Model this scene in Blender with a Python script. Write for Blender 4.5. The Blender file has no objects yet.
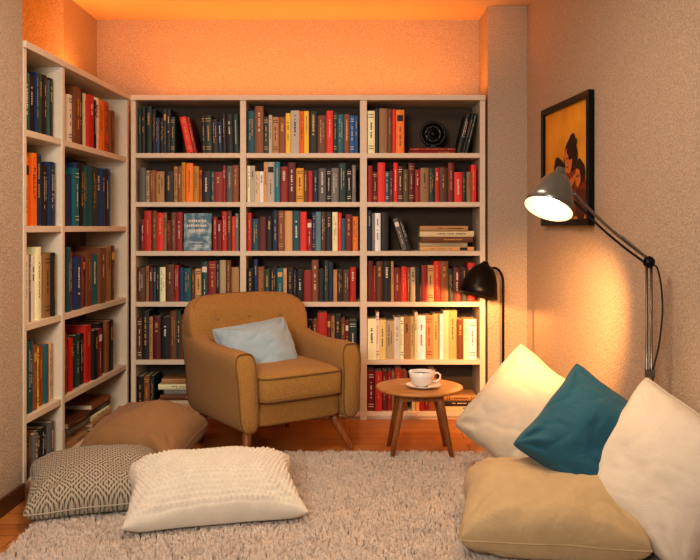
import bpy, bmesh, math, random
from mathutils import Vector, Matrix, noise
import numpy as np
random.seed(11)
PI = math.pi
C = bpy.context.scene.collection
F = 800.0; H = 1.2
def lin(c):
    c = c/255.0
    return c/12.92 if c <= 0.04045 else ((c+0.055)/1.055)**2.4
def rgb(r, g, b): return (lin(r), lin(g), lin(b), 1)

# ---------------------------------------------------------------- materials
def mat(name, col, rough=0.6, var=0.12, vscale=6, bump=0.0, bscale=60, metal=0.0, emit=None, estr=0, sheen=0, coat=0):
    m = bpy.data.materials.new(name); m.use_nodes = True
    nt = m.node_tree; N = nt.nodes; L = nt.links
    b = N['Principled BSDF']
    b.inputs['Roughness'].default_value = rough
    b.inputs['Metallic'].default_value = metal
    if sheen: b.inputs['Sheen Weight'].default_value = sheen
    if coat: b.inputs['Coat Weight'].default_value = coat
    tc = N.new('ShaderNodeTexCoord')
    no = N.new('ShaderNodeTexNoise'); no.inputs['Scale'].default_value = vscale; no.inputs['Detail'].default_value = 4
    L.new(tc.outputs['Object'], no.inputs['Vector'])
    mx = N.new('ShaderNodeMix'); mx.data_type = 'RGBA'
    mx.inputs[6].default_value = (col[0]*(1-var), col[1]*(1-var), col[2]*(1-var), 1)
    mx.inputs[7].default_value = (min(1, col[0]*(1+var)), min(1, col[1]*(1+var)), min(1, col[2]*(1+var)), 1)
    L.new(no.outputs['Fac'], mx.inputs[0]); L.new(mx.outputs[2], b.inputs['Base Color'])
    if bump:
        n2 = N.new('ShaderNodeTexNoise'); n2.inputs['Scale'].default_value = bscale; n2.inputs['Detail'].default_value = 3
        L.new(tc.outputs['Object'], n2.inputs['Vector'])
        bp = N.new('ShaderNodeBump'); bp.inputs['Strength'].default_value = bump; bp.inputs['Distance'].default_value = 0.01
        L.new(n2.outputs['Fac'], bp.inputs['Height']); L.new(bp.outputs['Normal'], b.inputs['Normal'])
    if emit:
        b.inputs['Emission Color'].default_value = emit; b.inputs['Emission Strength'].default_value = estr
    return m

def wall_mat():
    m = mat('stucco_wall', rgb(206, 186, 165), 0.85, 0.05, 3)
    nt = m.node_tree; N = nt.nodes; L = nt.links; b = N['Principled BSDF']
    geo = N.new('ShaderNodeNewGeometry')
    n1 = N.new('ShaderNodeTexNoise'); n1.inputs['Scale'].default_value = 120; n1.inputs['Detail'].default_value = 4; n1.inputs['Roughness'].default_value = .6
    v = N.new('ShaderNodeTexVoronoi'); v.inputs['Scale'].default_value = 90
    L.new(geo.outputs['Position'], n1.inputs['Vector']); L.new(geo.outputs['Position'], v.inputs['Vector'])
    a = N.new('ShaderNodeMath'); a.operation = 'ADD'; L.new(n1.outputs['Fac'], a.inputs[0]); L.new(v.outputs['Distance'], a.inputs[1])
    bp = N.new('ShaderNodeBump'); bp.inputs['Strength'].default_value = 0.5; bp.inputs['Distance'].default_value = 0.006
    L.new(a.outputs[0], bp.inputs['Height']); L.new(bp.outputs['Normal'], b.inputs['Normal'])
    cr = N.new('ShaderNodeValToRGB'); cr.color_ramp.elements[0].position = .35; cr.color_ramp.elements[1].position = .65
    cr.color_ramp.elements[0].color = rgb(168, 151, 132); cr.color_ramp.elements[1].color = rgb(196, 178, 157)
    L.new(n1.outputs['Fac'], cr.inputs['Fac']); L.new(cr.outputs['Color'], b.inputs['Base Color'])
    return m

def floor_mat():
    m = mat('wood_floor', rgb(120, 74, 42), 0.38, 0.1, 3)
    nt = m.node_tree; N = nt.nodes; L = nt.links; b = N['Principled BSDF']
    tc = N.new('ShaderNodeTexCoord')
    br = N.new('ShaderNodeTexBrick'); br.inputs['Scale'].default_value = 1
    br.inputs['Brick Width'].default_value = 1.3; br.inputs['Row Height'].default_value = 0.12
    br.inputs['Mortar Size'].default_value = 0.002; br.inputs['Color1'].default_value = rgb(200, 134, 70)
    br.inputs['Color2'].default_value = rgb(178, 114, 56); br.inputs['Mortar'].default_value = rgb(80, 46, 24)
    mp = N.new('ShaderNodeMapping'); mp.inputs['Scale'].default_value = (2, 30, 1)
    n1 = N.new('ShaderNodeTexNoise'); n1.inputs['Scale'].default_value = 2; n1.inputs['Detail'].default_value = 6
    L.new(tc.outputs['Object'], br.inputs['Vector']); L.new(tc.outputs['Object'], mp.inputs['Vector']); L.new(mp.outputs[0], n1.inputs['Vector'])
    mx = N.new('ShaderNodeMix'); mx.data_type = 'RGBA'; mx.blend_type = 'MULTIPLY'; mx.inputs[0].default_value = .3
    L.new(br.outputs['Color'], mx.inputs[6]); L.new(n1.outputs['Fac'], mx.inputs[7]); L.new(mx.outputs[2], b.inputs['Base Color'])
    return m

def wood_mat(name, c1, c2, rough=.45, scale=(1, 14, 14)):
    m = mat(name, c1, rough)
    nt = m.node_tree; N = nt.nodes; L = nt.links; b = N['Principled BSDF']
    tc = N.new('ShaderNodeTexCoord'); mp = N.new('ShaderNodeMapping'); mp.inputs['Scale'].default_value = scale
    n1 = N.new('ShaderNodeTexNoise'); n1.inputs['Scale'].default_value = 4; n1.inputs['Detail'].default_value = 6
    cr = N.new('ShaderNodeValToRGB'); cr.color_ramp.elements[0].position = .3; cr.color_ramp.elements[1].position = .7
    cr.color_ramp.elements[0].color = c1; cr.color_ramp.elements[1].color = c2
    L.new(tc.outputs['Object'], mp.inputs['Vector']); L.new(mp.outputs[0], n1.inputs['Vector'])
    L.new(n1.outputs['Fac'], cr.inputs['Fac']); L.new(cr.outputs['Color'], b.inputs['Base Color'])
    return m

def fabric(name, col, rough=.9, var=.1, bump=.35, bscale=350, wrinkle=0):
    m = mat(name, col, rough, var, 18, bump, bscale, sheen=.1)
    if wrinkle:                      # broad soft wrinkles under the weave
        N = m.node_tree.nodes; L = m.node_tree.links
        tc = N.new('ShaderNodeTexCoord'); n = N.new('ShaderNodeTexNoise'); n.inputs['Scale'].default_value = 9
        n.inputs['Detail'].default_value = 2; n.inputs['Distortion'].default_value = 1.2
        b2 = N.new('ShaderNodeBump'); b2.inputs['Strength'].default_value = wrinkle; b2.inputs['Distance'].default_value = .03
        L.new(tc.outputs['Object'], n.inputs['Vector']); L.new(n.outputs['Fac'], b2.inputs['Height'])
        for x in N:
            if x.type == 'BUMP' and x != b2: L.new(b2.outputs['Normal'], x.inputs['Normal'])
    return m

def tweed(name, c1, c2):
    m = fabric(name, c1, .95, .1, .6, 260)
    N = m.node_tree.nodes; L = m.node_tree.links
    tc = N.new('ShaderNodeTexCoord'); v = N.new('ShaderNodeTexNoise'); v.inputs['Scale'].default_value = 210; v.inputs['Detail'].default_value = 2
    cr = N.new('ShaderNodeValToRGB'); e = cr.color_ramp.elements
    e[0].position = .34; e[0].color = c1; e[1].position = .66; e[1].color = c2
    L.new(tc.outputs['Object'], v.inputs['Vector']); L.new(v.outputs['Fac'], cr.inputs['Fac']); L.new(cr.outputs['Color'], N['Principled BSDF'].inputs['Base Color'])
    return m

def mathnodes(m):
    nt = m.node_tree; N = nt.nodes; L = nt.links
    def M(op, a, c=None):
        n = N.new('ShaderNodeMath'); n.operation = op
        for i, x in enumerate((a, c)):
            if x is None: continue
            if isinstance(x, (int, float)): n.inputs[i].default_value = x
            else: L.new(x, n.inputs[i])
        return n.outputs[0]
    return N, L, M
def pattern_mat():
    m = fabric('geometric_weave', rgb(120, 110, 98))
    N, L, M = mathnodes(m); b = N['Principled BSDF']
    uv = N.new('ShaderNodeTexCoord'); sp = N.new('ShaderNodeSeparateXYZ'); L.new(uv.outputs['UV'], sp.inputs[0])
    U = M('MULTIPLY', sp.outputs[0], 6); V = M('MULTIPLY', sp.outputs[1], 5)
    dd = M('ADD', M('PINGPONG', U, .5), M('PINGPONG', V, .5))
    line = M('GREATER_THAN', M('FRACT', M('MULTIPLY', dd, 5)), .50)
    dash = M('GREATER_THAN', M('FRACT', M('MULTIPLY', sp.outputs[0], 54)), .24)
    a = M('MULTIPLY', line, dash)
    mx = N.new('ShaderNodeMix'); mx.data_type = 'RGBA'
    mx.inputs[7].default_value = rgb(88, 79, 68); mx.inputs[6].default_value = rgb(172, 160, 140)
    L.new(a, mx.inputs[0]); L.new(mx.outputs[2], b.inputs['Base Color'])
    return m

M_wall = wall_mat(); M_floor = floor_mat()
M_ceil = mat('ceiling_paint', rgb(226, 202, 172), .9, .04, 4, .15, 80)
M_shelf = wood_mat('pale_painted_wood', rgb(218, 204, 181), rgb(223, 210, 188), .55)
M_shelfback = wood_mat('shelf_backing', rgb(76, 61, 47), rgb(86, 70, 54), .7)
M_base = wood_mat('dark_trim_wood', rgb(84, 54, 34), rgb(104, 68, 42))
M_chair = tweed('tan_mustard_tweed', rgb(154, 114, 54), rgb(180, 138, 76))
M_pipe = fabric('tan_mustard_piping', rgb(124, 90, 42))
M_legwood = wood_mat('walnut_leg', rgb(130, 76, 38), rgb(160, 98, 54), .4, (14, 14, 1))
M_tabletop = wood_mat('oak_tabletop', rgb(170, 116, 64), rgb(200, 146, 86), .35, (1, 12, 1))
M_tableleg = wood_mat('oak_leg', rgb(134, 86, 46), rgb(162, 108, 60), .4, (14, 14, 1))
M_black = mat('black_metal', rgb(26, 25, 25), .35, .1, 5, metal=.6)
M_blackplastic = mat('black_plastic', rgb(20, 19, 19), .5)
M_grey = mat('grey_enamel', rgb(108, 108, 104), .3, .06, 5, metal=.55)
M_inner = mat('glowing_white_enamel', rgb(240, 222, 192), .5, .03, 5, emit=(1, .74, .44, 1), estr=.40)  # emission puts the bulb's light into the lining colour
M_chrome = mat('brushed_steel', rgb(134, 131, 127), .3, .06, 10, metal=.9)
M_bulb = mat('bulb_glow', (1, .9, .7, 1), .4, .01, 3, emit=(1, .86, .62, 1), estr=6)
M_china = mat('white_china', rgb(238, 232, 222), .18, .02, 4, coat=.4)
M_coffee = mat('coffee', rgb(50, 28, 14), .15)
M_rug = mat('rug_backing', rgb(146, 130, 116), .95)
M_pile = mat('rug_pile', rgb(222, 207, 193), .95, .16, 8)
M_pages = mat('paper_pages', rgb(222, 206, 176), .85, .08, 60)
M_cream = fabric('cream_linen', rgb(210, 197, 175), wrinkle=.22); M_white = fabric('off_white_linen', rgb(212, 202, 186), wrinkle=.15)
M_teal = fabric('teal_velvet', rgb(32, 88, 108), wrinkle=.35); M_sky = fabric('pale_blue_cotton', rgb(162, 182, 192), wrinkle=.2)
M_tan = fabric('tan_linen', rgb(178, 156, 120), wrinkle=.28); M_brown = fabric('brown_linen', rgb(152, 115, 76), wrinkle=.2)
M_knit = fabric('cream_knit', rgb(212, 203, 188)); M_pat = pattern_mat()

# ---------------------------------------------------------------- helpers
def link(name, me, m, parent=None):
    o = bpy.data.objects.new(name, me); C.objects.link(o)
    if m is not None and len(me.materials) == 0: me.materials.append(m)
    if parent is not None: o.parent = parent
    return o
def pyd(name, V_, F_, m, parent=None, smooth=True, fix=True):
    me = bpy.data.meshes.new(name); me.from_pydata([tuple(v) for v in V_], [], F_)
    if fix:
        bm = bmesh.new(); bm.from_mesh(me); bmesh.ops.recalc_face_normals(bm, faces=bm.faces); bm.to_mesh(me); bm.free()
    if smooth:
        for p in me.polygons: p.use_smooth = True
    me.update()
    return link(name, me, m, parent)
def tag(o, label=None, cat=None, group=None, kind=None):
    if label: o['label'] = label
    if cat: o['category'] = cat
    if group: o['group'] = group
    if kind: o['kind'] = kind
    return o
def empty(name, loc, rz=0):
    o = bpy.data.objects.new(name, None); C.objects.link(o); o.location = loc; o.rotation_euler = (0, 0, rz); o.empty_display_size = .1
    return o
def boxes(name, lst, m, parent=None, bev=0.0):
    bm = bmesh.new()
    for (x0, x1, y0, y1, z0, z1) in lst:
        r = bmesh.ops.create_cube(bm, size=1)
        for v in r['verts']:
            v.co = Vector(((x0+x1)/2+v.co.x*(x1-x0), (y0+y1)/2+v.co.y*(y1-y0), (z0+z1)/2+v.co.z*(z1-z0)))
    if bev: bmesh.ops.bevel(bm, geom=list(bm.edges), offset=bev, segments=2, affect='EDGES', profile=.6)
    me = bpy.data.meshes.new(name); bm.to_mesh(me); bm.free()
    return link(name, me, m, parent)
def prism(name, poly, z0, z1, m, parent=None):
    n = len(poly)
    V_ = [(x, y, z0) for x, y in poly]+[(x, y, z1) for x, y in poly]
    F_ = [tuple(range(n)), tuple(range(n, 2*n))]+[(i, (i+1) % n, n+(i+1) % n, n+i) for i in range(n)]
    return pyd(name, V_, F_, m, parent, smooth=False)
def tube(name, pts, r, m, parent=None, seg=12, closed=False):
    pts = [Vector(p) for p in pts]; n = len(pts)
    rs = r if isinstance(r, (list, tuple)) else [r]*n
    V_ = []; F_ = []; up = None
    for i, p in enumerate(pts):
        a = pts[(i-1) % n] if (closed or i > 0) else p
        b = pts[(i+1) % n] if (closed or i < n-1) else p
        t = (b-a).normalized()
        if up is None:
            up = Vector((0, 0, 1)) if abs(t.z) < .9 else Vector((1, 0, 0))
        s = t.cross(up).normalized(); up = s.cross(t).normalized()
        for k in range(seg):
            an = 2*PI*k/seg
            V_.append(p+s*math.cos(an)*rs[i]+up*math.sin(an)*rs[i])
    rng = n if closed else n-1
    for i in range(rng):
        j = (i+1) % n
        for k in range(seg):
            F_.append((i*seg+k, i*seg+(k+1) % seg, j*seg+(k+1) % seg, j*seg+k))
    if not closed:
        F_.append(tuple(range(seg))); F_.append(tuple(range((n-1)*seg, n*seg)))
    return pyd(name, V_, F_, m, parent)
def lathe(name, prof, m, parent=None, seg=40, mtx=None):
    V_ = []; F_ = []; n = len(prof)
    for r, z in prof:
        for k in range(seg):
            a = 2*PI*k/seg; V_.append(Vector((max(r, 1e-4)*math.cos(a), max(r, 1e-4)*math.sin(a), z)))
    for i in range(n-1):
        for k in range(seg):
            F_.append((i*seg+k, i*seg+(k+1) % seg, (i+1)*seg+(k+1) % seg, (i+1)*seg+k))
    if mtx: V_ = [mtx @ v for v in V_]
    o = pyd(name, V_, F_, m, parent)
    bm = bmesh.new(); bm.from_mesh(o.data); bmesh.ops.remove_doubles(bm, verts=bm.verts, dist=2e-4); bmesh.ops.recalc_face_normals(bm, faces=bm.faces)
    bm.to_mesh(o.data); bm.free()
    for p in o.data.polygons: p.use_smooth = True
    return o
def align(n, origin=(0, 0, 0)):
    q = Vector((0, 0, 1)).rotation_difference(Vector(n).normalized())
    return Matrix.Translation(Vector(origin)) @ q.to_matrix().to_4x4()
def spow(c, e): return math.copysign(abs(c)**e, c)
def superq(name, a, b, c, ctr, e1, e2, m, parent, nu=24, nv=48, fn=None):
    V_ = []; F_ = []
    for i in range(nu+1):
        u = -PI/2+PI*i/nu
        for k in range(nv):
            v = 2*PI*k/nv
            p = Vector((a*spow(math.cos(u), e1)*spow(math.cos(v), e2), b*spow(math.cos(u), e1)*spow(math.sin(v), e2), c*spow(math.sin(u), e1)))
            p += Vector(ctr)
            if fn: p = fn(p)
            V_.append(p)
    for i in range(nu):
        for k in range(nv): F_.append((i*nv+k, i*nv+(k+1) % nv, (i+1)*nv+(k+1) % nv, (i+1)*nv+k))
    return pyd(name, V_, F_, m, parent)
def loft(name, secs, m, parent=None):
    n = len(secs[0]); V_ = [p for s in secs for p in s]; F_ = []
    for i in range(len(secs)-1):
        for k in range(n): F_.append((i*n+k, i*n+(k+1) % n, (i+1)*n+(k+1) % n, (i+1)*n+k))
    F_.append(tuple(range(n))); F_.append(tuple(range((len(secs)-1)*n, len(secs)*n)))
    return pyd(name, V_, F_, m, parent)

# ---------------------------------------------------------------- room
def st(o): o['kind'] = 'structure'; return o
ZC = 2.588; KR = .08
def wallR(y): return 1.106+KR*(5-y)
st(boxes('floor', [(-2.3, 2.0, -.8, 5.6, -.1, 0)], M_floor))
st(boxes('ceiling', [(-2.3, 2.0, -.8, 5.6, ZC, ZC+.1)], M_ceil))
st(boxes('wall_back', [(-2.2, 1.4, 5.34, 5.5, 0, ZC)], M_wall))
st(boxes('wall_back_right_return', [(.862, 1.4, 5.0, 5.34, 0, ZC)], M_wall))
st(prism('wall_right', [(1.106, 5.0), (wallR(-.8), -.8), (1.75, -.8), (1.75, 5.0)], 0, ZC, M_wall))
st(prism('wall_left', [(-1.446, 3.53), (-1.63, -.8), (-1.8, -.8), (-2.15, 3.3), (-2.15, 3.53)], 0, ZC, M_wall))
st(boxes('wall_left_recess', [(-2.15, -1.985, 3.53, 5.34, 0, ZC)], M_wall))
st(boxes('wall_left_corner', [(-1.985, -1.690, 4.72, 5.34, 0, ZC)], M_wall))
st(prism('baseboard_left', [(-1.447, 3.529), (-1.63, -.8), (-1.618, -.8), (-1.434, 3.529)], 0, .075, M_base))
st(prism('baseboard_right', [(1.107, 4.99), (wallR(-.8), -.8), (wallR(-.8)-.012, -.8), (1.095, 4.99)], 0, .075, M_base))

# ---------------------------------------------------------------- bookcases
TH = .03
BY0, BY1 = 5.0, 5.33
def bx_(px): return (px-350)*5.0/F
upr = [(-1.370, -1.340), (bx_(240), bx_(246)), (bx_(360), bx_(367)), (bx_(480), .846)]
boards = [.05, .375, .7375, 1.056, 1.3625, 1.669]      # top faces
TOP = 2.03
bc = tag(empty('bookcase', (0, BY0, 0)), 'wide cream wooden bookcase with three bays of books against the back wall', 'bookcase')
for (a, b) in upr: boxes('upright', [(a, b, 0, .315, 0, TOP-.032)], M_shelf, bc, .002)
boxes('top_panel', [(upr[0][0], upr[3][1], -.012, .315, TOP-.032, TOP)], M_shelf, bc, .003)
boxes('back_panel', [(upr[0][0], upr[3][1], .316, .328, 0, TOP)], M_shelfback, bc)
bays = [(upr[i][1], upr[i+1][0]) for i in range(3)]
for (a, b) in bays:
    boxes('plinth', [(a, b, .02, .04, 0, .02)], M_shelf, bc)
    for z in boards: boxes('shelf', [(a, b, .004, .315, z-TH, z)], M_shelf, bc, .002)
sang = math.atan2(5.0-3.54, -1.376+1.438)
sb = tag(empty('bookcase', (-1.442, 3.535, 0), sang), 'narrower cream wooden bookcase with two bays standing along the left wall', 'bookcase')
supr = [(0, .03), (.425, .457), (1.425, 1.455)]
sboards = [.06, .355, .77, 1.21, 1.64]
for (a, b) in supr: boxes('upright', [(a, b, 0, .26, 0, TOP-.032)], M_shelf, sb, .002)
boxes('top_panel', [(0, 1.455, -.01, .26, TOP-.032, TOP)], M_shelf, sb, .003)
boxes('back_panel', [(0, 1.455, .261, .272, 0, TOP)], M_shelfback, sb)
sbays = [(.03, .425), (.457, 1.425)]
for (a, b) in sbays:
    boxes('plinth', [(a, b, .02, .04, 0, .03)], M_shelf, sb)
    for z in sboards: boxes('shelf', [(a, b, .004, .26, z-TH, z)], M_shelf, sb, .002)

# ---------------------------------------------------------------- books
PAL = {'K': ('black', (34, 32, 32)), 'N': ('navy', (28, 52, 88)), 'T': ('teal', (32, 106, 120)), 'D': ('dark green', (34, 62, 54)),
       'B': ('brown', (118, 72, 40)), 'R': ('red', (190, 46, 32)), 'M': ('maroon', (122, 36, 30)), 'O': ('orange', (234, 114, 30)),
       'Y': ('mustard', (236, 174, 54)), 'W': ('white', (236, 228, 212)), 'C': ('cream', (226, 208, 166)), 'G': ('grey', (124, 122, 118)),
       'L': ('light blue', (124, 178, 194)), 'P': ('tan', (186, 144, 94)), 'E': ('olive', (110, 106, 54)), 'U': ('blue', (34, 90, 148)),
       'F': ('pale yellow', (230, 208, 136))}
BM = {}
for k, (n, c) in PAL.items():
    BM[k] = []
    for j in range(3):
        s = (.82, 1.0, 1.2)[j]
        BM[k].append(mat(n.replace(' ', '_')+'_cover', rgb(*[min(245, x*s) for x in c]), .5, .08, 25, .1, 300))
TXT = {'gold': mat('gold_foil', rgb(206, 164, 84), .4), 'white': mat('white_ink', rgb(230, 222, 206), .6), 'black': mat('black_ink', rgb(34, 30, 28), .6), 'red': mat('red_ink', rgb(160, 40, 28), .6)}
ORD = ['first', 'second', 'third', 'fourth', 'fifth', 'sixth', 'seventh', 'eighth', 'ninth', 'tenth', 'eleventh', 'twelfth', 'thirteenth', 'fourteenth', 'fifteenth', 'sixteenth', 'seventeenth', 'eighteenth', 'nineteenth', 'twentieth', 'twenty-first', 'twenty-second', 'twenty-third', 'twenty-fourth']
def make_book(code, w, d, h):
    """root mesh = cover, spine at y=0 facing -y, base at z=0"""
    t = min(.0035, w*.14); hw = w/2; bl = min(.004, w*.12)
    pts = [(-hw, d), (-hw, bl), (-hw*.6, bl*.3), (0, 0), (hw*.6, bl*.3), (hw, bl), (hw, d), (hw-t, d), (hw-t, bl+t), (-hw+t, bl+t), (-hw+t, d)]
    n = len(pts)
    V_ = [(x, y, 0) for x, y in pts]+[(x, y, h) for x, y in pts]
    F_ = [(i, (i+1) % n, n+(i+1) % n, n+i) for i in range(n)]
    for o_ in (0, n):
        F_ += [(o_+0, o_+1, o_+9, o_+10), (o_+5, o_+6, o_+7, o_+8), (o_+1, o_+2, o_+3, o_+4, o_+5, o_+8, o_+9)]
    ro = pyd('book', V_, F_, random.choice(BM[code]), None, smooth=False)
    boxes('pages', [(-hw+t, hw-t, bl+t, d-.004, .003, h-.004)], M_pages, ro)
    dark = code in 'KNTDBRMEUG'
    tn = random.choice(['gold', 'gold', 'gold', 'white', 'white']) if dark else random.choice(['black', 'black', 'red', 'black'])
    style = random.random()
    V2 = []; F2 = []
    def q(x0, x1, z0, z1):
        b = len(V2); y = -.0006
        V2.extend([(x0, y, z0), (x1, y, z0), (x1, y, z1), (x0, y, z1)]); F2.append((b, b+1, b+2, b+3))
    what = None
    def letters(z0, z1, xw, x0=0, s=1):
        z = z1
        while z > z0:
            l = random.uniform(.005, .010)*s
            if random.random() < .85: q(x0-xw, x0+xw*random.uniform(.5, 1), z-l, z)
            z -= l+random.uniform(.002, .004)
    if style < .36:
        letters(h*random.uniform(.25, .5), h*random.uniform(.75, .92), hw*random.uniform(.14, .26)); what = tn+' lettering'
    elif style < .58:
        letters(h*.30, h*.88, hw*.13, -hw*.28, .8); letters(h*.42, h*.80, hw*.11, hw*.30, .7); what = tn+' two-line lettering'
    elif style < .68:
        for zz in (.1, .16, .84, .9): q(-hw*.72, hw*.72, h*zz, h*zz+.004)
        letters(h*.35, h*.72, hw*.20); what = tn+' bands and title'
    elif style < .73:
        q(-hw*.72, hw*.72, h*.74, h*.88); letters(h*.2, h*.6, hw*.14); what = tn+' panel and title'
    elif style < .86:
        letters(h*.62, h*.86, hw*.34, 0, .7); what = 'short '+tn+' title'
    if what:
        l = pyd('spine_title', V2, F2, TXT[tn], ro, smooth=False, fix=False)
    return ro, what
def desc(h, w, href, wref):
    s = []
    if h > href*1.08: s.append('tall')
    elif h < href*.90: s.append('short')
    if w > wref*1.3: s.append('thick')
    elif w < wref*.75: s.append('thin')
    return s
def place(ro, frame, x, y, z, lean=0):
    loc, rz = frame
    c, s = math.cos(rz), math.sin(rz)
    ro.location = (loc[0]+x*c-y*s, loc[1]+x*s+y*c, z)
    ro.rotation_euler = (0, lean, rz)
def fill(frame, bay, z, spec, rowname, bayname, dep, hr):
    x0, x1 = bay; W = x1-x0-.008; x0 += .004; cnt = 0
    grp = f'books on the {rowname} of the {bayname}'
    for s in spec:
        mode, cols, f0, f1 = s[:4]
        a = x0+W*f0; b = x0+W*f1
        if mode == 'up' or mode == 'lean':
            th = math.radians(s[4]) if mode == 'lean' else 0
            hs = s[5] if len(s) > 5 else (s[4] if mode == 'up' and len(s) > 4 else 1.0)
            ws = [random.uniform(.5, 1.6) for _ in cols]; tot = sum(ws); wref = (b-a)/len(cols)
            x = a; prev = None
            for i, cd in enumerate(cols):
                w = ws[i]/tot*(b-a)
                h = random.uniform(*hr)*hs
                if prev and random.random() < .3: h = prev
                prev = h
                h = min(h, hr[1]*1.02)
                bw = w*math.cos(th)-.0007
                ro, what = make_book(cd, bw, dep*random.uniform(.82, 1.0), h)
                cnt += 1
                yo = random.uniform(.014, .04)
                if mode == 'up': place(ro, frame, x+w/2, yo, z+.0005)
                else:
                    place(ro, frame, x+w/2, yo, z+.0005+bw/2*math.sin(abs(th)), th)
                x += w
                ds = desc(h, w, (hr[0]+hr[1])/2, wref)
                if mode == 'lean': ds = ['leaning']
                lab = ' '.join(ds+[PAL[cd][0], 'book'])+(' with '+what if what else ' with plain spine')
                lab += f', {ORD[cnt-1]} from left, {rowname}, {bayname}'
                wds = lab.split()
                if len(wds) > 16: lab = lab.replace('bands and title', 'bands').replace('panel and title', 'panel').replace('thick ', '').replace('thin ', '')
                if len(lab.split()) > 16: lab = lab.replace('tall ', '')
                if len(lab.split()) > 16: lab = lab.replace('short ', '')
                tag(ro, lab, 'book', grp)
        elif mode == 'flat':
            zz = z+.0005; n = len(cols); base = s[4] if len(s) > 4 else 0
            for i, cd in enumerate(cols):
                w = random.uniform(.024, .038) if len(s) <= 5 else s[5]
                hh = min((b-a)*random.uniform(.82, 1.0), b-a)
                ro, what = make_book(cd, w, dep*random.uniform(.85, 1), hh)
                off = random.uniform(0, (b-a)-hh)
                place(ro, frame, a+off, random.uniform(.015, .04), zz+w/2, PI/2)
                zz += w+.0006
                pos = 'single' if n == 1 else ('bottom of the flat stack' if i == 0 else ('top of the flat stack' if i == n-1 else f'{ORD[i]} from bottom of the flat stack'))
                lab = f'{PAL[cd][0]} book lying flat, {pos}, {rowname}, {bayname}'
                if n == 1: lab = f'single {PAL[cd][0]} book lying flat, {rowname}, {bayname}'
                if len(s) > 6: lab = lab.replace('the flat stack', s[6]+' stack')
                tag(ro, lab, 'book', grp)
FB = ((0, BY0), 0.0)
BN = ['left back bay', 'middle back bay', 'right back bay']
RN = ['top shelf', 'second shelf', 'third shelf', 'fourth shelf', 'fifth shelf', 'bottom shelf']
back = [
 [[('up', 'DKDKNKDKD', 0, .37), ('lean', 'RM', .48, .58, -12), ('lean', 'KDKNKKD', .63, .99, -1.5, .84)],
  [('up', 'GCBPKPBYOYOKTMRGB', .02, .99)],
  [('up', 'MRBRPMBM', .03, .44), ('up', 'RMRBRG', .73, .99)],
  [('up', 'BPMTKCBRNTBPDMKCBP', .0, .99)],
  [('up', 'BKPMKBDBPKMBKTPB', .0, .98)],
  [('up', 'KBD', .0, .16), ('flat', 'PCBGCP', .19, .62, 0, .033), ('up', 'MKBD', .68, .95)]],
 [[('up', 'TBDWPBYWOYKBRDTBUU', .0, .99)],
  [('up', 'CWCWPWTRMYBRNGKGDKG', .0, .97)],
  [('up', 'RTMKNBPTRMNLBKCRTMO', .0, .99)],
  [('up', 'KNBDKTPKNKMBKDNPKBR', .0, .97)],
  [('up', 'BMKPBRMTBKBRMPKBMD', .0, .98)],
  [('up', 'KBMPDKBTMB', .0, .62)]],
 [[('up', 'CKPBRO', .0, .33), ('flat', 'RM', .38, .80, 0, .016), ('lean', 'KKD', .80, .90, 14)],
  [('up', 'RMRTMRBEMRPDRBMRDPR', .0, .98)],
  [('up', 'NGWK', .0, .19), ('lean', 'GK', .31, .40, -17), ('flat', 'PCBCP', .47, .96)],
  [('up', 'MRBKPMRBCKMPRBDMKR', .0, .97)],
  [('up', 'CWFCWCPFCWPFWCFBCW', .0, .98)],
  [('up', 'MRMRPRB', .0, .36), ('up', 'CPRMB', .40, .62), ('flat', 'CKP', .66, .98)]]]
for bi in range(3):
    for ri in range(6):
        z = boards[5-ri]
        top = (TOP-.032) if ri == 0 else boards[6-ri]-TH
        op = top-z
        hr = (op*.68, op*.92)
        fill(FB, bays[bi], z, back[bi][ri], RN[ri], BN[bi], .19, hr)
FS = ((-1.442, 3.535), sang)
SN = ['near side bay', 'far side bay']
SR = ['top shelf', 'second shelf', 'third shelf', 'fourth shelf', 'bottom shelf']
side = [
 [[('up', 'DTKNDKTK', 0, .95)], [('up', 'OOOONKN', .0, .95)], [('up', 'WGWCWPK', .0, .9)], [('up', 'WTBYBTP', .0, .92)], [('up', 'GKBGDKG', .0, .9)]],
 [[('up', 'WCWBKCRKWOOB', .0, .82)], [('up', 'CWNTNKTDNNKU', .0, .82)], [('up', 'NTRNMKBTBMPB', .0, .86)], [('up', 'RMRKDKRKMKBK', .0, .82)],
  [('flat', 'PCGB', .06, .40, 0, .035, 'near flat'), ('flat', 'KPCKB', .46, .80, 0, .03, 'far flat')]]]
for bi in range(2):
    for ri in range(5):
        z = sboards[4-ri]
        top = (TOP-.032) if ri == 0 else sboards[5-ri]-TH
        op = top-z
        fill(FS, sbays[bi], z, side[bi][ri], SR[ri], SN[bi], .19, (op*.66, op*.86))

# face-out book on third shelf, left bay
def faceout_mat():
    m = mat('blue_grey_printed_cover', rgb(120, 160, 176), .5, .3, 12)
    N = m.node_tree.nodes; L = m.node_tree.links
    tc = N.new('ShaderNodeTexCoord'); v = N.new('ShaderNodeTexNoise'); v.inputs['Scale'].default_value = 22; v.inputs['Detail'].default_value = 3
    cr = N.new('ShaderNodeValToRGB'); e = cr.color_ramp.elements
    e[0].position = .44; e[0].color = rgb(76, 116, 136); e[1].position = .66; e[1].color = rgb(176, 196, 196)
    L.new(tc.outputs['Object'], v.inputs['Vector']); L.new(v.outputs['Fac'], cr.inputs['Fac']); L.new(cr.outputs['Color'], N['Principled BSDF'].inputs['Base Color'])
    return m
ax = bays[0][0]+.45*(bays[0][1]-bays[0][0]); aw = .172; ah = .235
fo = boxes('book', [(0, aw, 0, .003, 0, ah), (0, .003, .003, .022, 0, ah), (0, aw, .022, .025, 0, ah)], faceout_mat())
boxes('pages', [(.003, aw-.003, .003, .022, .003, ah-.003)], M_pages, fo)
V2 = []; F2 = []
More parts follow.
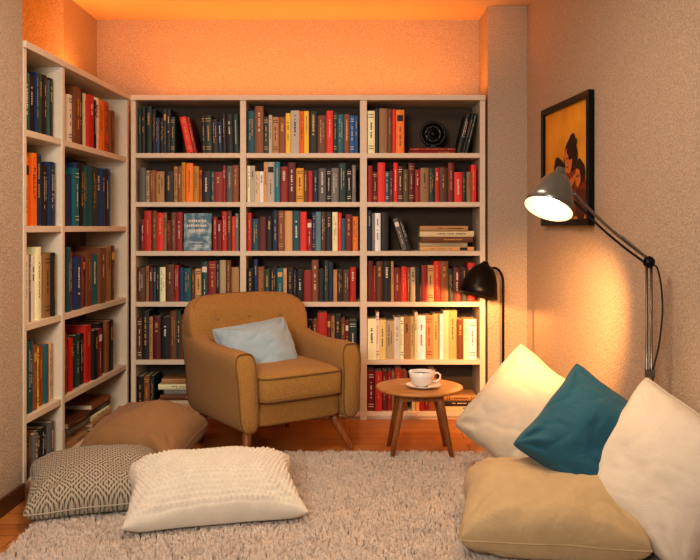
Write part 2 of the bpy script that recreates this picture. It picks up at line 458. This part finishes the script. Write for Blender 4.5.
for (z0, hh, x0, x1) in [(.180, .016, .03, .135), (.150, .016, .02, .145), (.120, .016, .035, .12), (.05, .006, .04, .12), (.03, .005, .05, .11)]:
    x = x0
    while x < x1:
        l = random.uniform(.004, .009); b = len(V2)
        V2 += [(x, -.0006, z0), (x+l, -.0006, z0), (x+l, -.0006, z0+hh*random.uniform(.6, 1)), (x, -.0006, z0+hh)]; F2.append((b, b+1, b+2, b+3)); x += l+.004
pyd('cover_title', V2, F2, TXT['white'], fo, False, False)
fo.location = (ax, BY0+.03, boards[3]+.002); fo.rotation_euler = (-.06, 0, 0)
tag(fo, 'blue grey book displayed face out with white cover lettering, third shelf, left back bay', 'book')

# round ornament on flat red books
xc = bays[2][0]+.60*(bays[2][1]-bays[2][0])
zb = boards[5]+.0345
orn = tag(empty('round_ornament', (xc, BY0+.11, zb)), 'black round rosette ornament on a foot, standing on flat red books', 'ornament')
R = .075; zc = .022+R
boxes('foot', [(-.04, .04, -.025, .025, 0, .012), (-.015, .015, -.012, .012, .012, .03)], M_blackplastic, orn, .002)
tube('rim', [(R*math.cos(a), 0, zc+R*math.sin(a)) for a in [2*PI*i/40 for i in range(40)]], .009, M_blackplastic, orn, 10, True)
lathe('hub', [(0, -.02), (.02, -.018), (.026, 0), (.02, .018), (0, .02)], M_black, orn, 24, Matrix.Translation((0, 0, zc)) @ Matrix.Rotation(PI/2, 4, 'X'))
lathe('disc', [(0, -.004), (R, -.004), (R, .004), (0, .004)], M_black, orn, 32, Matrix.Translation((0, 0, zc)) @ Matrix.Rotation(PI/2, 4, 'X'))
tube('inner_ring', [(.046*math.cos(a), -.006, zc+.046*math.sin(a)) for a in [2*PI*i/32 for i in range(32)]], .004, M_grey, orn, 8, True)
for i in range(8):
    a = 2*PI*i/8
    tube('petal', [(.03*math.cos(a), -.006, zc+.03*math.sin(a)), (.048*math.cos(a), -.01, zc+.048*math.sin(a)), (.066*math.cos(a), -.006, zc+.066*math.sin(a))], [.004, .009, .004], M_blackplastic, orn, 8)

# ---------------------------------------------------------------- armchair
A = math.radians(35)
ch = tag(empty('armchair', (-.455, 4.43, 0), A), 'mustard brown upholstered armchair with splayed wooden legs in front of the bookcase', 'armchair')
KX = 1.12; ZB = .185
def sup(hw, hd, n=4, seg=40):
    return [(hw*spow(math.cos(2*PI*k/seg), 2/n), hd*spow(math.sin(2*PI*k/seg), 2/n)) for k in range(seg)]
bk = [(.24, .30, .07, .245), (.34, .305, .088, .25), (.45, .315, .095, .258), (.56, .330, .097, .275), (.66, .340, .092, .292), (.72, .340, .084, .301), (.765, .330, .070, .309), (.793, .310, .054, .314), (.812, .28, .036, .318), (.824, .23, .018, .319)]
def bcv(x): return -.040*(abs(x)/.33)**2.5
def interp(z):
    for i in range(len(bk)-1):
        if bk[i][0] <= z <= bk[i+1][0]:
            f = (z-bk[i][0])/(bk[i+1][0]-bk[i][0]); return [bk[i][k]*(1-f)+bk[i+1][k]*f for k in range(4)]
    return bk[-1]
secs = []
BTN = (-.20, 0, .20); BZ = .695
zs = [.24+.0225*i for i in range(20)]+[.685, .695, .71, .73, .755, .765, .78, .793, .803, .812, .819, .824]
for zq in zs:
    z, hw, hd, cy = interp(zq)
    s = []
    for k in range(160):
        a = 2*PI*k/160; x = hw*KX*spow(math.cos(a), 2/4.4); y = hd*spow(math.sin(a), 2/4.4)
        dz = -.014*(abs(x)/.33)**2*min(1, max(0, (z-.6)/.1))
        yy = cy+y+bcv(x)
        if y < 0:
            for bxx in BTN: yy += .012*math.exp(-((x-bxx)**2+(z-BZ)**2)/.0008)
        s.append((x, yy, z+dz))
    secs.append(s)
back_o = loft('backrest', secs, M_chair, ch)
pp = []
for z, hw, hd, cy in bk[2:]: pp.append((-hw*KX*.93, cy-hd*.79+bcv(hw*.93), z-.012*min(1, max(0, (z-.6)/.1))))
for z, hw, hd, cy in reversed(bk[2:]): pp.append((hw*KX*.93, cy-hd*.79+bcv(hw*.93), z-.012*min(1, max(0, (z-.6)/.1))))
tube('piping', pp, .0045, M_pipe, back_o, 8)
_, hwb, hdb, cyb = interp(BZ)
for bxx in BTN:
    lathe('button', [(0, -.004), (.006, -.003), (.009, 0), (.006, .004), (0, .005)], M_chair, back_o, 16, Matrix.Translation((bxx, cyb-hdb+.008+bcv(bxx), BZ-.014*(abs(bxx)/.33)**2)) @ Matrix.Rotation(PI/2, 4, 'X'))
superq('seat_frame', .28, .325, .07, (0, -.015, ZB+.07), .25, .2, M_chair, ch)
for sx in (-1, 1):
    cs = [(-.368, .80, .552), (-.362, .92, .566), (-.350, .98, .575), (-.325, 1, .580), (-.24, 1, .580), (-.12, 1, .580), (-.02, 1, .586), (.07, 1, .598), (.15, 1, .618), (.22, .98, .645), (.28, .9, .665), (.32, .7, .66)]
    secs = []
    outl = None
    for (y, sc, zt) in cs:
        zm = (zt+ZB)/2; hh = (zt-ZB)/2
        s = []
        for (x, z) in sup(.052*sc, hh*(1-(1-sc)*.20), 3.7, 48):
            zz = zm+z
            wid = 1+.28*max(0, (zz-.42)/.16)*min(1, .16/max(.01, zt-.42)+.0)
            s.append((sx*(.310+.045*(min(zz, .58)-.3))+x*wid, y+.02*min(1.2, max(0, (zz-.45)/.13)) - .02*(.5-zz), zz))
        if abs(y+.350) < 1e-6: outl = [(a, b-.012, c) for a, b, c in s]
        secs.append(s)
    am = loft('armrest', secs, M_chair, ch)
    tube('piping', outl, .0042, M_pipe, am, 8, True)
def bulge(p):
    r = max(0, 1-(p.x/.25)**2)*max(0, 1-((p.y+.08)/.30)**2)
    if p.z > .38: p.z += .030*r
    return p
cu = superq('seat_cushion', .256, .316, .086, (0, -.078, .386), .38, .22, M_chair, ch, fn=bulge)
for dz in (-.057, .057):
    tube('piping', [(.253*spow(math.cos(t), .22), -.078+.313*spow(math.sin(t), .22), .386+dz) for t in [2*PI*i/64 for i in range(64)]], .0052, M_pipe, cu, 8, True)
for sx, sy, fx, fy in ((-1, -1, .300, .300), (1, -1, .330, .325), (-1, 1, .285, .265), (1, 1, .30, .30)):
    zf = .012 if (sx == -1 and sy == -1) else .0005
    tube('leg', [(sx*.255, sy*.245-.01, .22), (sx*.270, sy*.26-.01, .15), (sx*fx, sy*fy-.01, zf+.004), (sx*(fx+.001), sy*(fy+.001)-.01, zf)], [.030, .026, .015, .014], M_legwood, ch, 16)

# ---------------------------------------------------------------- cushions
def cushion(label, w, h, t, loc, rot, m, floor=None, knit=False, N=64, grp=None, seed=0, seam=True, pinch=.08, wallc=False, cr=.010, lump=.14, ex=.40, fold=.006):
    inp, tilt, yaw = [math.radians(a) for a in rot]
    Rm = Matrix.Rotation(yaw, 3, 'Z') @ Matrix.Rotation(tilt, 3, 'X') @ Matrix.Rotation(inp, 3, 'Z')
    L0 = Vector(loc)
    idx = {}; V_ = []; UVs = []; F_ = []
    def P(u, v, side):
        wob = .012*math.sin(v*7+seed)*abs(u)**4; wob2 = .012*math.sin(u*7+seed*2)*abs(v)**4
        x = u*w/2*(1-pinch*(1-v*v)*abs(u)**3-.045*abs(u*v)**6+wob*(1-v*v)); y = v*h/2*(1-pinch*(1-u*u)*abs(v)**3-.045*abs(u*v)**6+wob2*(1-u*u))
        f = max((1-u*u)*(1-v*v), 0)
        fz = f**ex
        z = side*t/2*fz*(1.05 if side == 1 else .95)
        z += noise.noise(Vector((u*1.4+seed*3.1, v*1.4+side, seed)))*t*lump*fz
        ang = math.atan2(abs(v)-1.0, abs(u)-1.0)
        dist = math.hypot(1-abs(u), 1-abs(v))
        z += math.sin(ang*12+seed+u*2)*cr*math.exp(-((dist-.38)/.26)**2)*min(1, f*3)
        z += side*math.sin(u*19+seed)*.0028*math.exp(-((1-abs(v))/.16)**2)*min(1, f*8)
        z += side*math.sin(v*19+seed)*.0028*math.exp(-((1-abs(u))/.16)**2)*min(1, f*8)
        q = noise.noise(Vector((u*1.3+v*.7+seed, v*2.2-u*1.1-seed, side*2)))
        z -= math.exp(-(q/.12)**2)*fold*fz
        if knit:
            a = u*18; b = v*11
            row = math.floor(b)
            k = abs(math.sin(PI*(a+(.5 if row % 2 else 0))))*abs(math.sin(PI*b))
            z += side*.013*k*min(1, f*6)
        p = Rm @ Vector((x, y, z))
        wp = p+L0
        if floor is not None and wp.z < floor: wp.z = floor
        if wallc:
            xm = wallR(wp.y)-.016
            if wp.x > xm: wp.x = xm
        return wp-L0
    for side in (1, -1):
        for i in range(N+1):
            for j in range(N+1):
                u = -1+2*i/N; v = -1+2*j/N
                if not knit: u = math.sin(u*PI/2)*.6+u*.4; v = math.sin(v*PI/2)*.6+v*.4
                edge = i in (0, N) or j in (0, N)
                if side == -1 and edge: idx[(side, i, j)] = idx[(1, i, j)]; continue
                idx[(side, i, j)] = len(V_); V_.append(P(u, v, side)); UVs.append(((u+1)/2, (v+1)/2))
        for i in range(N):
            for j in range(N):
                q = [idx[(side, i, j)], idx[(side, i+1, j)], idx[(side, i+1, j+1)], idx[(side, i, j+1)]]
                F_.append(tuple(q if side == 1 else q[::-1]))
    o = pyd('cushion', V_, F_, m)
    uvl = o.data.uv_layers.new(name='UVMap')
    for lp in o.data.loops: uvl.data[lp.index].uv = UVs[lp.vertex_index]
    o.location = loc
    if seam:
        bd = [(i, 0) for i in range(N)]+[(N, j) for j in range(N)]+[(i, N) for i in range(N, 0, -1)]+[(0, j) for j in range(N, 0, -1)]
        tube('seam', [V_[idx[(1, i, j)]] for i, j in bd], .0032, m, o, 6, True)
    tag(o, label, 'cushion', grp)
    return o
RZ = .042
GL = 'floor cushions on the left'; GR = 'cushions piled by the right wall'
cushion('pale blue cotton cushion leaning on the armchair backrest', .45, .39, .25, (-.495, 4.34, .51), (6, 62, 31), M_sky, seed=1)
cushion('plain brown linen cushion lying on the floor beside the armchair', .53, .45, .32, (-1.045, 4.07, .13), (-6, 14, -8), M_brown, floor=RZ, seed=2, grp=GL, ex=.38)
cushion('grey and beige geometric patterned cushion on the floor by the side bookcase', .57, .48, .24, (-1.095, 3.45, .105), (4, 9, 14), M_pat, floor=RZ, seed=3, grp=GL, ex=.42)
cushion('large cream knitted cushion with puffy texture lying on the rug', .75, .48, .26, (-.565, 3.31, .12), (0, 13, 14), M_knit, floor=RZ, knit=True, N=150, seed=4, seam=False, grp=GL, ex=.50, pinch=.13)
cushion('tan linen cushion lying flat on the rug under the other cushions', .67, .54, .32, (.75, 3.01, .14), (4, 8, -14), M_tan, floor=RZ, seed=5, grp=GR, ex=.38, pinch=.06)
cushion('plain cream cushion standing at the back left of the pile', .52, .53, .27, (.82, 3.74, .325), (-30, 62, -34), M_cream, floor=.004, seed=6, wallc=True, grp=GR)
cushion('teal velvet cushion propped between the two pale cushions', .43, .43, .25, (.925, 3.08, .395), (-36, 64, -14), M_teal, floor=.05, seed=7, wallc=True, grp=GR, cr=.013)
cushion('off-white cushion leaning against the right wall below the tall lamp', .53, .52, .26, (1.125, 2.86, .325), (-24, 67, -46), M_white, floor=RZ, seed=8, wallc=True, grp=GR, fold=.002, cr=.006, lump=.08)

# ---------------------------------------------------------------- side table, cup, saucer
tb = tag(empty('side_table', (.368, 4.25, 0)), 'small round wooden side table with splayed legs beside the armchair', 'table')
ZT = .362
lathe('tabletop', [(0, ZT-.02), (.205, ZT-.02), (.226, ZT-.016), (.232, ZT-.009), (.230, ZT-.002), (.224, ZT), (0, ZT)], M_tabletop, tb, 64)
boxes('apron', [(-.11, .11, -.118, -.102, ZT-.06, ZT-.02), (-.11, .11, .102, .118, ZT-.06, ZT-.02), (-.118, -.102, -.11, .11, ZT-.06, ZT-.02), (.102, .118, -.11, .11, ZT-.06, ZT-.02)], M_tableleg, tb, .002)
for k in range(4):
    a = PI/4+k*PI/2; c, s = math.cos(a), math.sin(a)
    tube('leg', [(c*.135, s*.135, ZT-.021), (c*.147, s*.147, ZT-.08), (c*.22, s*.22, .012 if s < 0 else .0005)], [.020, .020, .011], M_tableleg, tb, 14)
sx_, sy_ = .385, 4.20
sau = lathe('saucer', [(0, .003), (.045, .003), (.05, 0), (.055, .003), (.088, .014), (.093, .019), (.088, .018), (.052, .008), (0, .007)], M_china, None, 48)
sau.location = (sx_, sy_, ZT+.0005); tag(sau, 'white china saucer on the round side table under the coffee cup', 'saucer')
cup = lathe('cup', [(0, 0), (.03, 0), (.034, .004), (.05, .018), (.064, .045), (.070, .078), (.067, .078), (.060, .046), (.046, .022), (.03, .010), (0, .008)], M_china, None, 48)
cup.location = (sx_-.008, sy_, ZT+.009); tag(cup, 'white china coffee cup with handle on the saucer', 'cup')
tube('handle', [(.062, 0, .064), (.082, 0, .070), (.097, 0, .058), (.096, 0, .038), (.078, 0, .024), (.056, 0, .026)], .0055, M_china, cup, 10)
lathe('coffee', [(0, .062), (.0630, .062), (.0630, .060), (0, .060)], M_coffee, cup, 32)

# ---------------------------------------------------------------- black lamp
bl = tag(empty('floor_lamp', (.925, 4.83, 0)), 'slim black floor lamp with bell shade bending over beside the bookcase', 'lamp')
lathe('base', [(0, 0), (.105, 0), (.11, .006), (.105, .016), (.02, .022), (0, .022)], M_black, bl, 40)
pts = [(0, 0, .02), (0, 0, .5), (0, 0, .86)]
for i in range(1, 13):
    a = PI*i/13*.80
    pts.append((-.055+.055*math.cos(a), 0, .86+.09*math.sin(a)*1.1))
tube('pole', pts, .008, M_black, bl, 12)
n = Vector((-.26, -.12, -1)).normalized()
apex = Vector((-.112, -.01, .980))
mt = align(n, apex)
tube('neck', [pts[-1], (-.103, -.004, .955), apex+n*.004], .010, M_black, bl, 12)
prof = [(.018, -.012), (.028, 0), (.046, .010), (.066, .030), (.083, .058), (.097, .095), (.109, .14), (.123, .192), (.121, .193), (.106, .14), (.094, .096), (.080, .060), (.063, .034), (.042, .016), (0, .008)]
shd = lathe('lamp_shade', prof, M_black, bl, 48, mt)
lathe('cap', [(0, -.02), (.016, -.018), (.02, -.008), (.02, .003), (0, .003)], M_black, bl, 24, mt)
lathe('bulb', [(0, .03), (.012, .03), (.014, .05), (.028, .075), (.030, .095), (.02, .115), (0, .122)], M_bulb, bl, 24, mt)
BLP = Vector((.925, 4.83, 0))+apex+n*.17

# ---------------------------------------------------------------- steel task lamp
LX, LY = 1.166, 3.12
tl = tag(empty('floor_lamp', (LX, LY, 0)), 'tall steel floor lamp with grey domed shade and jointed arm by right wall', 'lamp')
lathe('base', [(0, 0), (.072, 0), (.076, .006), (.072, .018), (.015, .024), (0, .024)], M_grey, tl, 40)
for dx in (-.009, .009): tube('pole', [(dx, 0, .02), (dx, 0, 1.05)], .0054, M_chrome, tl, 12)
boxes('pole_clamp', [(-.020, .020, -.012, .012, .62, .650)], M_grey, tl, .002)
J = Vector((0, 0, 1.067)); E = Vector((.850-LX, 3.10-LY, 1.335))
lathe('joint', [(0, -.018), (.018, -.016), (.024, 0), (.018, .016), (0, .018)], M_black, tl, 24, Matrix.Translation(J) @ Matrix.Rotation(PI/2, 4, 'X'))
def bez(a, b, off, n=14): return [a.lerp(b, i/n)+Vector((0, 0, off*math.sin(PI*i/n))) for i in range(n+1)]
tube('arm', bez(J+Vector((0, 0, .012)), E+Vector((.006, 0, .012)), -.016), .0062, M_chrome, tl, 12)
tube('arm', bez(J+Vector((-.010, 0, -.006)), E+Vector((-.004, 0, -.008)), -.016), .0048, M_blackplastic, tl, 12)
d = (E-J); sp = []
for i in range(181):
    f = i/180; p = J+d*(.10+.26*f)+Vector((0, -.014, .004)); a = f*2*PI*22
    u1 = Vector((0, 1, 0)); u2 = d.normalized().cross(u1)
    sp.append(p+u1*math.cos(a)*.005+u2*math.sin(a)*.005)
tube('spring', sp, .0013, M_chrome, tl, 5)
n = Vector((-.36, -.36, -.86)).normalized()
opn = Vector((.756-LX, 3.05-LY, 1.272)); LN = .155
ap = opn-n*LN; mt = align(n, ap)
tube('bracket', [E, E.lerp(ap, .5)+Vector((0, 0, .012)), ap+n*.012], .008, M_grey, tl, 12)
shp = [(.024, 0), (.034, .005), (.046, .018), (.056, .036), (.069, .062), (.080, .090), (.089, .12), (.095, LN)]
shade = lathe('lamp_shade', shp+[(.0935, LN+.0005), (.087, .12), (.078, .092)], M_grey, tl, 56, mt)
lathe('shade_lining', [(.0925, LN-.001), (.0865, .12), (.0775, .092), (.066, .065), (.053, .042), (.036, .03), (0, .028)], M_inner, tl, 56, mt)
lathe('socket_cap', [(0, -.03), (.016, -.03), (.020, -.022), (.022, -.002), (.030, .002), (0, .004)], M_grey, tl, 32, mt)
lathe('bulb', [(0, .05), (.013, .05), (.015, .065), (.028, .09), (.032, .110), (.024, .130), (0, .138)], M_bulb, tl, 28, mt)
cab = [(0.012, 0, 1.06), (.03, -.01, 1.04), (.045, -.01, .96), (.048, -.01, .86), (.035, -.008, .74), (.014, -.004, .635), (.018, -.004, .5), (.020, -.004, .3), (.022, -.004, .05)]
cp = []
for i in range(len(cab)-1):
    p0 = Vector(cab[max(i-1, 0)]); p1 = Vector(cab[i]); p2 = Vector(cab[i+1]); p3 = Vector(cab[min(i+2, len(cab)-1)])
    for k in range(8):
        t = k/8; cp.append(.5*((2*p1)+(-p0+p2)*t+(2*p0-5*p1+4*p2-p3)*t*t+(-p0+3*p1-3*p2+p3)*t**3))
cp.append(Vector(cab[-1]))
tube('cable', cp, .0035, M_blackplastic, tl, 8)
TLP = Vector((LX, LY, 0))+opn+n*.02

# ---------------------------------------------------------------- picture
y_far = 4.63; Lp = .73*1.003; Hp = .665
pf = tag(empty('framed_picture', (wallR(y_far)-.003, y_far, 1.212), math.atan2(-1, KR)), 'black framed orange painting of dark haired figures on the right wall', 'picture')
fw = .034; dp = .03
fr = boxes('frame', [(0, Lp, -dp, 0, 0, fw), (0, Lp, -dp, 0, Hp-fw, Hp), (0, fw, -dp, 0, fw, Hp-fw), (Lp-fw, Lp, -dp, 0, fw, Hp-fw)], M_black, pf, .003)
M_art = mat('painted_ground', rgb(234, 156, 46), .6, .5, 5)
boxes('canvas', [(fw, Lp-fw, -.012, -.002, fw, Hp-fw)], M_art, pf)
M_hair = mat('paint_dark', rgb(44, 26, 18), .6); M_skin = mat('paint_ochre', rgb(200, 118, 58), .6, .3, 24); M_red = mat('paint_rust', rgb(122, 56, 26), .6, .4, 20); M_dk = mat('paint_umber', rgb(84, 42, 22), .6, .4, 18)
def blob(name, cx, cz, rx, rz, m, k, wob=.08, rot=0, sd=0):
    pts = []
    for i in range(36):
        a = 2*PI*i/36; r = 1+wob*math.sin(3*a+sd)+wob*.5*math.sin(5*a+sd*2)
        x = rx*r*math.cos(a); z = rz*r*math.sin(a)
        px_ = cx+x*math.cos(rot)-z*math.sin(rot); pz_ = cz+x*math.sin(rot)+z*math.cos(rot)
        px_ = min(max(px_, fw+.002), Lp-fw-.002); pz_ = min(max(pz_, fw+.002), Hp-fw-.002)
        pts.append((px_, -.0125-.0006*k, pz_))
    pyd(name, pts, [tuple(range(36))[::-1]], m, pf, False, False)
blob('painted_figure', .48, .17, .19, .14, M_red, 1, .08, .1, 3)
blob('painted_figure', .20, .13, .17, .11, M_dk, 2, .1, .2, 4)
blob('painted_figure', .60, .11, .09, .08, M_dk, 3, .12, .3, 2)
blob('painted_figure', .45, .375, .100, .092, M_hair, 4, .12, .4, 5)
blob('painted_figure', .415, .345, .056, .070, M_skin, 5, .05, .3, 1)
blob('painted_figure', .465, .400, .072, .044, M_hair, 6, .14, .5, 1)
blob('painted_figure', .27, .29, .090, .080, M_hair, 6, .1, 0, 2)
blob('painted_figure', .305, .255, .048, .060, M_skin, 7, .05, -.2, 3)
blob('painted_figure', .265, .315, .068, .034, M_hair, 8, .14, -.2, 3)
blob('painted_figure', .58, .27, .070, .065, M_hair, 4, .1, .2, 3)
blob('painted_figure', .555, .245, .038, .048, M_skin, 7, .05, .2, 2)
blob('painted_figure', .43, .20, .12, .024, M_skin, 8, .1, .6, 3)
blob('painted_figure', .22, .15, .10, .022, M_skin, 9, .1, -.5, 1)
blob('painted_figure', .12, .22, .055, .060, M_hair, 5, .12, .3, 2)
for (x, z) in ((.398, .355), (.434, .360), (.290, .264), (.320, .262), (.545, .252), (.567, .254)):
    blob('painted_eye', x, z, .009, .004, M_hair, 10, .05)
for (x, z, r) in ((.410, .310, .014), (.308, .226, .012)):
    blob('painted_mouth', x, z, r, .004, M_red, 10, .05)

# ---------------------------------------------------------------- rug
X0, X1, Y0, Y1 = -1.25, 1.09, 2.3, 4.20
rg = boxes('rug', [(X0, X1, Y0, Y1, .0005, .010)], M_rug, None, .004)
tag(rg, 'thick pale beige shaggy rug on the wooden floor under the cushions', 'rug')
rng = np.random.default_rng(3)
sp_ = .0056
gx, gy = np.meshgrid(np.arange(X0-.004, X1+.004, sp_), np.arange(Y0-.004, Y1+.004, sp_))
bx = gx.ravel()+rng.uniform(-.004, .004, gx.size); by = gy.ravel()+rng.uniform(-.004, .004, gx.size)
n_ = bx.size
# strands gather loosely into small clumps
cs_ = .021
ci = np.floor(bx/cs_+.35*np.sin(by*31)); cj = np.floor(by/cs_+.35*np.sin(bx*37))
h1 = np.modf(np.abs(np.sin(ci*127.1+cj*311.7)*43758.5453))[0]; h2 = np.modf(np.abs(np.sin(ci*269.5+cj*183.3)*24634.6345))[0]
h3 = np.modf(np.abs(np.sin(ci*419.2+cj*371.9)*35412.123))[0]
ccx = (ci-.35*np.sin(by*31)+.2+.6*h1)*cs_; ccy = (cj-.35*np.sin(bx*37)+.2+.6*h2)*cs_
c2 = np.sin(bx*9+np.sin(by*7)*2)*np.sin(by*11+np.cos(bx*8)*2)
ln = rng.uniform(.019, .028, n_)*(.85+.32*h3+.14*c2)
fa = h1*6.28
dx = (ccx-bx)*.42+np.cos(fa+c2*2)*.008+rng.uniform(-.005, .005, n_)
dy = (ccy-by)*.42+np.sin(fa+c2*2)*.008+rng.uniform(-.005, .005, n_)
rad = rng.uniform(.0012, .0021, n_)
Vt = np.zeros((n_, 7, 3))
ph = rng.uniform(0, 2*PI, n_)
for k in range(3):
    a = ph+k*2*PI/3
    Vt[:, k, 0] = bx+np.cos(a)*rad*.9; Vt[:, k, 1] = by+np.sin(a)*rad*.9; Vt[:, k, 2] = .008
    Vt[:, 3+k, 0] = bx+dx*.45+np.cos(a)*rad; Vt[:, 3+k, 1] = by+dy*.45+np.sin(a)*rad; Vt[:, 3+k, 2] = .008+ln*.74
Vt[:, 6, 0] = bx+dx*1.1; Vt[:, 6, 1] = by+dy*1.1; Vt[:, 6, 2] = .008+ln
base = np.arange(n_)*7
quads = np.stack([np.stack([base+k, base+(k+1) % 3, base+3+(k+1) % 3, base+3+k], 1) for k in range(3)], 1).reshape(-1, 4)
tris = np.stack([np.stack([base+3+k, base+3+(k+1) % 3, base+6], 1) for k in range(3)], 1).reshape(-1, 3)
me = bpy.data.meshes.new('pile')
me.vertices.add(n_*7); me.vertices.foreach_set('co', Vt.ravel())
nq, nt_ = len(quads), len(tris)
me.loops.add(nq*4+nt_*3); me.loops.foreach_set('vertex_index', np.concatenate([quads.ravel(), tris.ravel()]).astype(np.int32))
me.polygons.add(nq+nt_)
me.polygons.foreach_set('loop_start', np.concatenate([np.arange(nq)*4, nq*4+np.arange(nt_)*3]).astype(np.int32))
me.polygons.foreach_set('use_smooth', np.ones(nq+nt_, dtype=bool))
me.update(calc_edges=True); me.validate()
pl = link('pile', me, M_pile, rg); pl['kind'] = 'stuff'

# ---------------------------------------------------------------- lights
def area(name, loc, size, sizey, power, col, rot, spread=None):
    l = bpy.data.lights.new(name, 'AREA'); l.shape = 'RECTANGLE'; l.size = size; l.size_y = sizey; l.energy = power; l.color = col
    if spread: l.spread = math.radians(spread)
    o = bpy.data.objects.new(name, l); C.objects.link(o); o.location = loc; o.rotation_euler = rot; return o
def point(name, loc, power, col, r=.03):
    l = bpy.data.lights.new(name, 'POINT'); l.energy = power; l.color = col; l.shadow_soft_size = r
    o = bpy.data.objects.new(name, l); C.objects.link(o); o.location = loc; return o
def spot(name, loc, target, power, col, size, r=.03):
    l = bpy.data.lights.new(name, 'SPOT'); l.energy = power; l.color = col; l.shadow_soft_size = r; l.spot_size = math.radians(size); l.spot_blend = 1
    o = bpy.data.objects.new(name, l); C.objects.link(o); o.location = loc
    o.rotation_euler = (Vector(target)-Vector(loc)).to_track_quat('-Z', 'Y').to_euler(); return o
area('cove_light', (-.25, 5.12, 2.06), 2.1, .22, 7.5, (1, .28, .03), (PI, 0, 0))
area('cove_light_side', (-1.62, 4.35, 2.06), .16, 1.1, 8.5, (1, .29, .04), (PI, 0, 0))
area('added_wall_fill', (-.25, 4.15, 2.50), 2.2, .08, 2.4, (1, .27, .03), (math.radians(88), 0, 0), 60)  # unseen lamp added under the ceiling to even the orange on the wall
area('added_overhead_fill', (-.2, 2.8, 2.55), .6, .6, 27, (1, .80, .62), (0, 0, 0))  # soft overhead fill added for the room, no fixture there
area('added_front_fill', (-.7, -.4, 1.8), 1.0, .9, 35, (1, .94, .86), (math.radians(80), 0, math.radians(-3)), 120)  # unseen fill added behind the camera, no window there
spot('task_lamp_light', TLP+n*.002, TLP+n, 16, (1, .62, .28), 165, .02)
spot('added_wall_pool_spot', TLP+n*.07, (1.13, 4.35, .52), 210, (1, .46, .15), 58, .04)  # extra spot added outside the shade to throw the pool on the wall
point('black_lamp_light', BLP+n*.02, 9, (1, .42, .13), .015)
w = bpy.data.worlds.new('World'); bpy.context.scene.world = w; w.use_nodes = True
w.node_tree.nodes['Background'].inputs[0].default_value = (1, .94, .86, 1); w.node_tree.nodes['Background'].inputs[1].default_value = .12
vs = bpy.context.scene.view_settings
vs.view_transform = 'Standard'
try: vs.look = 'Medium High Contrast'
except Exception as e: print('look', e)

# ---------------------------------------------------------------- camera
cd = bpy.data.cameras.new('Camera'); cam = bpy.data.objects.new('Camera', cd); C.objects.link(cam)
cd.sensor_width = 36; cd.sensor_fit = 'HORIZONTAL'; cd.lens = F/700*36; cd.shift_y = -52/700
cam.location = (0, 0, H); cam.rotation_euler = (PI/2, 0, 0)
bpy.context.scene.camera = cam
